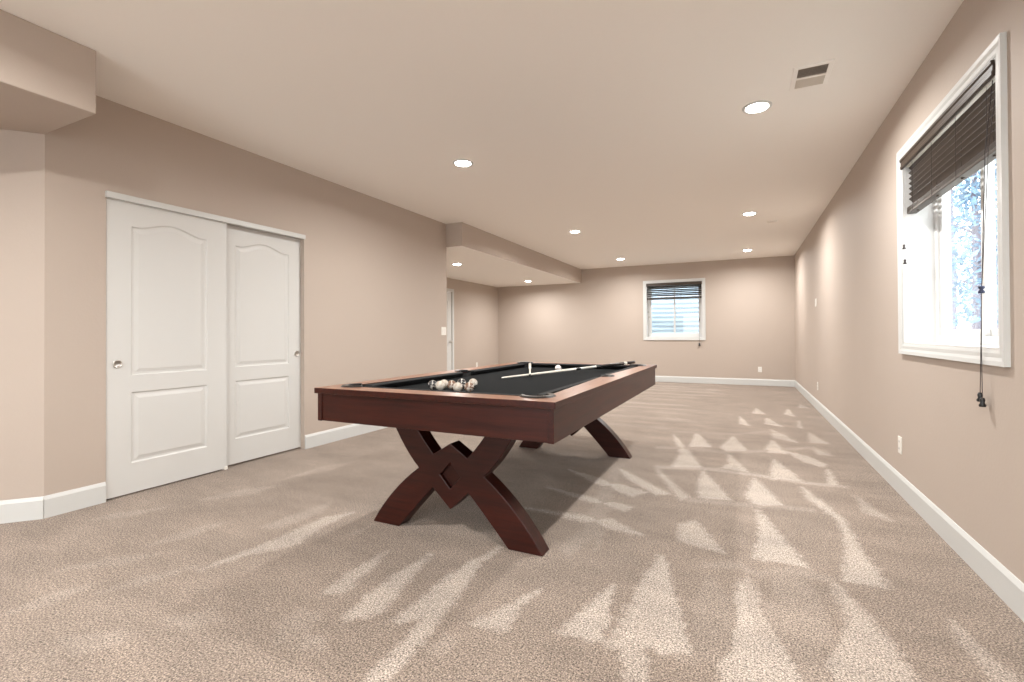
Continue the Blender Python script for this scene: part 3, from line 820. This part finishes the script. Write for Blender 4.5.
# pockets: cup and iron plate
def pocket(cx, cy, ang, r, half, wide):
    bm = bmesh.new()
    lathe(bm, [(r, ZT-.010), (r+.002, ZT-.04), (r*.96, ZT-.10), (r*.7, ZT-.14), (.0001, ZT-.148), (.0001, ZT-.152), (r*.72, ZT-.145), (r+.003, ZT-.10), (r+.005, ZT-.04), (r+.003, ZT-.010)], 28, Matrix.Translation((cx, cy, 0)))
    cup = link('pocket_cup', bm, M_leather, table, smooth=True)
    bm = bmesh.new()
    prof = [(r-.004, ZT-.012), (r-.004, ZT+.003), (r, ZT+.007), (r+wide*.7, ZT+.008), (r+wide, ZT+.001), (r+wide, ZT-.001)]
    n = 26; rings = []
    for kk in range(n+1):
        t = kk/n; a = ang-half+2*half*t
        # the plate narrows to its tips
        f = .55+.45*math.sin(PI*t)**.5
        rings.append([bm.verts.new((cx+(r-.004+(rr-r+.004)*f)*math.cos(a), cy+(r-.004+(rr-r+.004)*f)*math.sin(a), z)) for rr, z in prof])
    for i in range(n):
        for j in range(len(prof)):
            j2 = (j+1) % len(prof); bm.faces.new((rings[i][j], rings[i][j2], rings[i+1][j2], rings[i+1][j]))
    bm.faces.new(rings[0]); bm.faces.new(rings[-1][::-1])
    link('pocket_iron', bm, M_cast, table, smooth=False, bevel=.001)
for sx in (-1, 1):
    for sy in (-1, 1):
        pocket(sx*(IX-.01), sy*(IY-.01), math.atan2(sy, sx), PR, PI*.60, .034)
    pocket(sx*IX, 0, 0 if sx > 0 else PI, SR, PI*.52, .03)
# rail sights
M_sight = simple('dark_sight', (.07, .03, .02), .3)
def sight(x, y):
    bm = bmesh.new()
    lathe(bm, [(.0055, ZT-.0005), (.0055, ZT+.0006), (.0001, ZT+.0006)], 10, Matrix.Translation((x, y, 0)))
    link('rail_sight', bm, M_sight, table)
for s in (-1, 1):
    for kk in (-3, -2, -1, 1, 2, 3): sight(s*(IX+.075), kk*(2*IY)/8)
    for kk in (-1, 0, 1): sight(kk*(2*IX)/4, s*(IY+.09))
# aprons
ZA0, ZA1 = .630, ZT-.031
oh = .013
for s in (-1, 1):
    x = s*(HW-oh)
    link('side_apron', boxes((min(x, x-s*.030), max(x, x-s*.030), -HL+oh, HL-oh, ZA0, ZA1)), M_wood_y, table, bevel=.002)
    y = s*(HL-oh-.005)
    link('end_apron', boxes((-HW+oh+.030, HW-oh-.030, min(y, y-s*.028), max(y, y-s*.028), ZA0+.001, ZA1)), M_wood_x, table, bevel=.0015)
link('slate_bed', boxes((-IX-.03, IX+.03, -IY-.03, -SR-.1, .70, .744), (-IX-.03, IX+.03, -IY+.2, IY-.2, .70, .7445), (-IX-.03+.1, IX+.03-.1, IY-.2, IY-.06, .70, .744)), simple('grey_slate', (.12, .12, .125), .6), table)
link('support_beam', boxes((-.5, -.4, -HL+.08, HL-.08, .64, .70), (.4, .5, -HL+.08, HL-.08, .64, .70)), M_wood_y, table)
# trestles
def curve3(a, m, b, n=8):
    """quadratic through a, m (at t=.5), b"""
    c = (2*m[0]-.5*(a[0]+b[0]), 2*m[1]-.5*(a[1]+b[1]))
    return [((1-t)**2*a[0]+2*t*(1-t)*c[0]+t*t*b[0], (1-t)**2*a[1]+2*t*(1-t)*c[1]+t*t*b[1]) for t in [i/n for i in range(n+1)]]
right = []
right += curve3((.360, 0), (.228, .140), (.116, .256))[::1]       # inner lower edge upwards
low_in = curve3((.355, 0), (.228, .140), (.116, .256))
low_out = curve3((.548, 0), (.398, .195), (.213, .357))
up_out = curve3((.213, .357), (.318, .478), (.415, .640))
up_in = curve3((.262, .640), (.196, .542), (.110, .444))
halfR = [(0, .152)] + low_in[::-1] + low_out + up_out[1:] + up_in + [(0, .512)]
halfL = [(-x, z) for x, z in halfR[1:-1]][::-1]
hole = [(0, .405), (.066, .335), (0, .265), (-.066, .335)]
def trestle(y0, y1):
    bm = poly_prism([halfR+halfL, hole], lambda u, v, w: (u, y0+w, v), y1-y0)
    tr = link('trestle_leg', bm, M_wood_x, table, bevel=.004)
    bm = poly_prism([[(0, .405), (.066, .335), (0, .265), (-.066, .335)]], lambda u, v, w: (u, y0+.022+w, v), y1-y0-.044)
    link('diamond_inset', bm, M_wood_x, tr)
    link('mounting_board', boxes((-.45, .45, y0-.01, y1+.01, .640, .699)), M_wood_x, tr)
trestle(2.152-CY, 2.246-CY)
trestle(4.152-CY, 4.246-CY)

# ------------------------------------------------------------------ balls and cues
def ball_mat(name, c1, c2, scale, thr):
    m, nt, p = new_mat(name)
    tc = N(nt, 'ShaderNodeTexCoord'); n = N(nt, 'ShaderNodeTexNoise'); n.inputs['Scale'].default_value = scale; n.inputs['Detail'].default_value = 4; n.inputs['Distortion'].default_value = 1.5
    nt.links.new(tc.outputs['Object'], n.inputs['Vector'])
    cr = N(nt, 'ShaderNodeValToRGB'); cr.color_ramp.elements[0].position = thr-.03; cr.color_ramp.elements[0].color = (*c1, 1)
    cr.color_ramp.elements[1].position = thr+.04; cr.color_ramp.elements[1].color = (*c2, 1)
    nt.links.new(n.outputs['Fac'], cr.inputs[0])
    nt.links.new(cr.outputs[0], p.inputs['Base Color']); p.inputs['Roughness'].default_value = .12; p.inputs['Coat Weight'].default_value = .5
    return m
white = (.62, .58, .52)
ball_mats = {
 'dark': ball_mat('charcoal_marbled_ball', (.05, .05, .055), (.55, .53, .5), 22, .52),
 'white': ball_mat('ivory_marbled_ball', (.52, .44, .36), white, 25, .42),
 'brown': ball_mat('brown_marbled_ball', (.22, .13, .09), (.62, .56, .5), 22, .5),
 'band': ball_mat('band', (.03, .03, .03), (.08, .07, .06), 20, .5),
}
def ball(x, y, style, label, band=None):
    r = .0286
    bm = sphere(bmesh.new(), r, u=28, v=18)
    o = link('billiard_ball', bm, ball_mats[style], smooth=True)
    o.location = (x, y, ZP+r+.0005)
    tag(o, label, 'billiard ball', 'billiard balls by the near rail')
    if band is not None:
        bm = bmesh.new()
        lathe(bm, [(math.sqrt(r*r-z*z)+.0003, z) for z in (-.006, -.003, 0, .003, .006)], 28)
        b = link('stripe', bm, ball_mats['band'], o, smooth=True, recalc=False)
        b.rotation_euler = band
    return o
balls = [
 (-1.706, 2.338, 'dark', 'charcoal and white marbled ball, leftmost of the cluster by the near rail', None),
 (-1.642, 2.326, 'white', 'ivory marbled ball, second from the left in the cluster by the near rail', None),
 (-1.668, 2.402, 'white', 'ivory ball peeking out behind the second ball from the left of the cluster', None),
 (-1.597, 2.380, 'brown', 'brown and white marbled ball in the middle of the cluster by the near rail', None),
 (-1.495, 2.290, 'white', 'plain ivory ball standing frontmost in the cluster by the near rail', None),
 (-1.596, 2.488, 'dark', 'charcoal marbled ball right behind the frontmost ivory ball of the cluster', None),
 (-1.440, 2.325, 'brown', 'brown marbled ball at the front right of the cluster by the near rail', None),
 (-1.534, 2.524, 'white', 'ivory ball with a dark band, rightmost at the back of the cluster', (.5, .5, 0)),
]
for b in balls: ball(*b)
cb = link('cue_ball', sphere(bmesh.new(), .0286, u=28, v=18), simple('white_cue_ball', (.85, .80, .78), .1, coat=.5), smooth=True)
cb.location = (-1.495, 3.915, ZP+.0291)
tag(cb, 'single white cue ball lying alone beyond the crossed cues', 'billiard ball')

def cue(a, b, parts, label):
    """a tip point, b butt end; parts: list of (name, t0, t1, r0, r1, material)"""
    a = Vector(a); b = Vector(b); L = (b-a).length
    r = tag(empty('pool_cue', a), label, 'pool cue', 'pool cues crossed on the table')
    r.rotation_mode = 'QUATERNION'; r.rotation_quaternion = (b-a).to_track_quat('Z', 'Y')
    for nm, t0, t1, r0, r1, m in parts:
        bm = bmesh.new()
        lathe(bm, [(.0001, t0*L), (r0*.9, t0*L), (r0, t0*L+.002), (r1, t1*L-.002), (r1*.9, t1*L), (.0001, t1*L)], 16)
        link(nm, bm, m, r, smooth=True)
    return r
cue((-1.640, 3.112, ZP+.0075), (-.930, 4.450, ZT+.025),
    [('tip', 0, .010, .0055, .006, M_maple), ('shaft', .010, .50, .0065, .0105, M_maple), ('joint_collar', .50, .535, .0125, .0125, M_black),
     ('forearm', .535, .66, .0105, .0115, M_silver), ('wrap', .66, .90, .0125, .0142, M_butt), ('butt_ring', .90, .925, .0145, .0145, M_maple), ('butt_cap', .925, 1, .0142, .0145, M_butt)],
    'longer looking cue with pale shaft and black butt lying across to the far right pocket')
cue((-1.412, 3.120, ZP+.0335), (-1.962, 4.335, ZT-.010),
    [('tip', 0, .040, .0085, .0085, M_black), ('shaft', .040, .50, .0065, .0095, M_maple), ('joint_collar', .50, .51, .0105, .0105, M_silver),
     ('butt', .51, .97, .0115, .0150, M_maple), ('butt_cap', .97, 1, .015, .015, M_black)],
    'pale cue pointing toward the camera from the far left pocket, crossing the other cue')

# ------------------------------------------------------------------ outside
struct('ground', boxes((XR+T+.02, 26, -12, 34, .45, .80)), M_ground)
# corrugated steel window well outside the far window
bm = bmesh.new()
zs = [.55+i*.014 for i in range(141)]
n = 28
def well(a, r_):
    return (-1.42+.86*math.cos(a)*r_, YF+T+.02+.80*math.sin(a)*r_)
rings = []
for z in zs:
    k_ = 1+.009*math.sin(2*PI*z/.112)
    rings.append([bm.verts.new((*well(PI*i/n, k_), z)) for i in range(n+1)])
for i in range(len(rings)-1):
    for k in range(n): bm.faces.new((rings[i][k], rings[i][k+1], rings[i+1][k+1], rings[i+1][k]))
o = link('window_well', bm, M_galv, smooth=True)
sm = o.modifiers.new('thick', 'SOLIDIFY'); sm.thickness = .004
tag(o, 'corrugated steel window well outside the far window', 'window well')
bm = bmesh.new(); vs = [bm.verts.new((*well(PI*i/n, 1.03), .60)) for i in range(n+1)]; bm.faces.new(vs)
o2 = link('gravel_bed', bm, M_ground, o)

def tree(x, y, h, r, label, nleaf=2600):
    t = tag(empty('tree', (x, y, .8)), label, 'tree', 'trees outside the right-hand window')
    bm = bmesh.new()
    tube(bm, [(0, 0, -.05), (.03, .02, h*.35), (-.02, .03, h*.7), (0, 0, h)], [.11, .09, .055, .01], 10)
    for i in range(9):
        z = h*(.2+.08*i); a = i*2.4
        tube(bm, [(0, 0, z), (math.cos(a)*r*.6, math.sin(a)*r*.6, z+.25)], [.03, .008], 6)
    link('trunk', bm, M_bark, t)
    bm = bmesh.new()
    for i in range(nleaf):
        z = h*(.10+.9*random.random()); rr = r*(1.02-z/h)*math.sqrt(random.random())*1.1+.05
        a = random.random()*2*PI
        c = Vector((math.cos(a)*rr, math.sin(a)*rr, z))
        u = Vector((random.gauss(0, 1), random.gauss(0, 1), random.gauss(0, 1))).normalized()
        v = u.cross(Vector((random.gauss(0, 1), random.gauss(0, 1), random.gauss(0, 1)))).normalized()
        s = .05+.06*random.random()
        q = [c-u*s, c+v*s*.4, c+u*s, c-v*s*.4]
        bm.faces.new([bm.verts.new(w) for w in q])
    link('foliage', bm, M_leaf, t, recalc=False)
    return t
tree(4.3, 12.4, 4.4, .75, 'blue green tree seen in the right pane beside the lift cord', 1500)
tree(7.6, 24.0, 7.5, 1.5, 'tallest and most distant tree behind the others outside the window', 2200)
tree(5.9, 16.0, 4.8, .8, 'slim tree between the near and the distant tree outside the window', 1300)

# ------------------------------------------------------------------ daylight
w = bpy.data.worlds.new('sky'); sc.world = w; w.use_nodes = True
bg = w.node_tree.nodes['Background']
bg.inputs['Color'].default_value = (.95, .97, 1.0, 1)
bg.inputs['Strength'].default_value = 7.5

# ------------------------------------------------------------------ camera
cam = bpy.data.cameras.new('camera'); co = bpy.data.objects.new('camera', cam); COL.objects.link(co)
Rv = Vector((0.90679506, 0.42154342, -0.00488463)); Uv = Vector((0.00750284, -0.00455255, 0.99996149)); Fv = Vector((-0.42150495, 0.90679679, 0.007291))
co.matrix_world = Matrix(((Rv.x, Uv.x, -Fv.x, 0), (Rv.y, Uv.y, -Fv.y, 0), (Rv.z, Uv.z, -Fv.z, 1.1086), (0, 0, 0, 1)))
cam.sensor_width = 36; cam.lens = 467.7996/1024*36
cam.shift_x = -(524.993-512)/1024; cam.shift_y = (330.815-341)/1024
cam.clip_start = .02; cam.clip_end = 200
sc.camera = co
vs_ = sc.view_settings
vs_.view_transform = 'Standard'; vs_.look = 'None'; vs_.gamma = 1; vs_.use_curve_mapping = False; vs_.exposure = 0.0
sc.cycles.max_bounces = 10; sc.cycles.diffuse_bounces = 6; sc.cycles.glossy_bounces = 4
sc.cycles.sample_clamp_indirect = 6
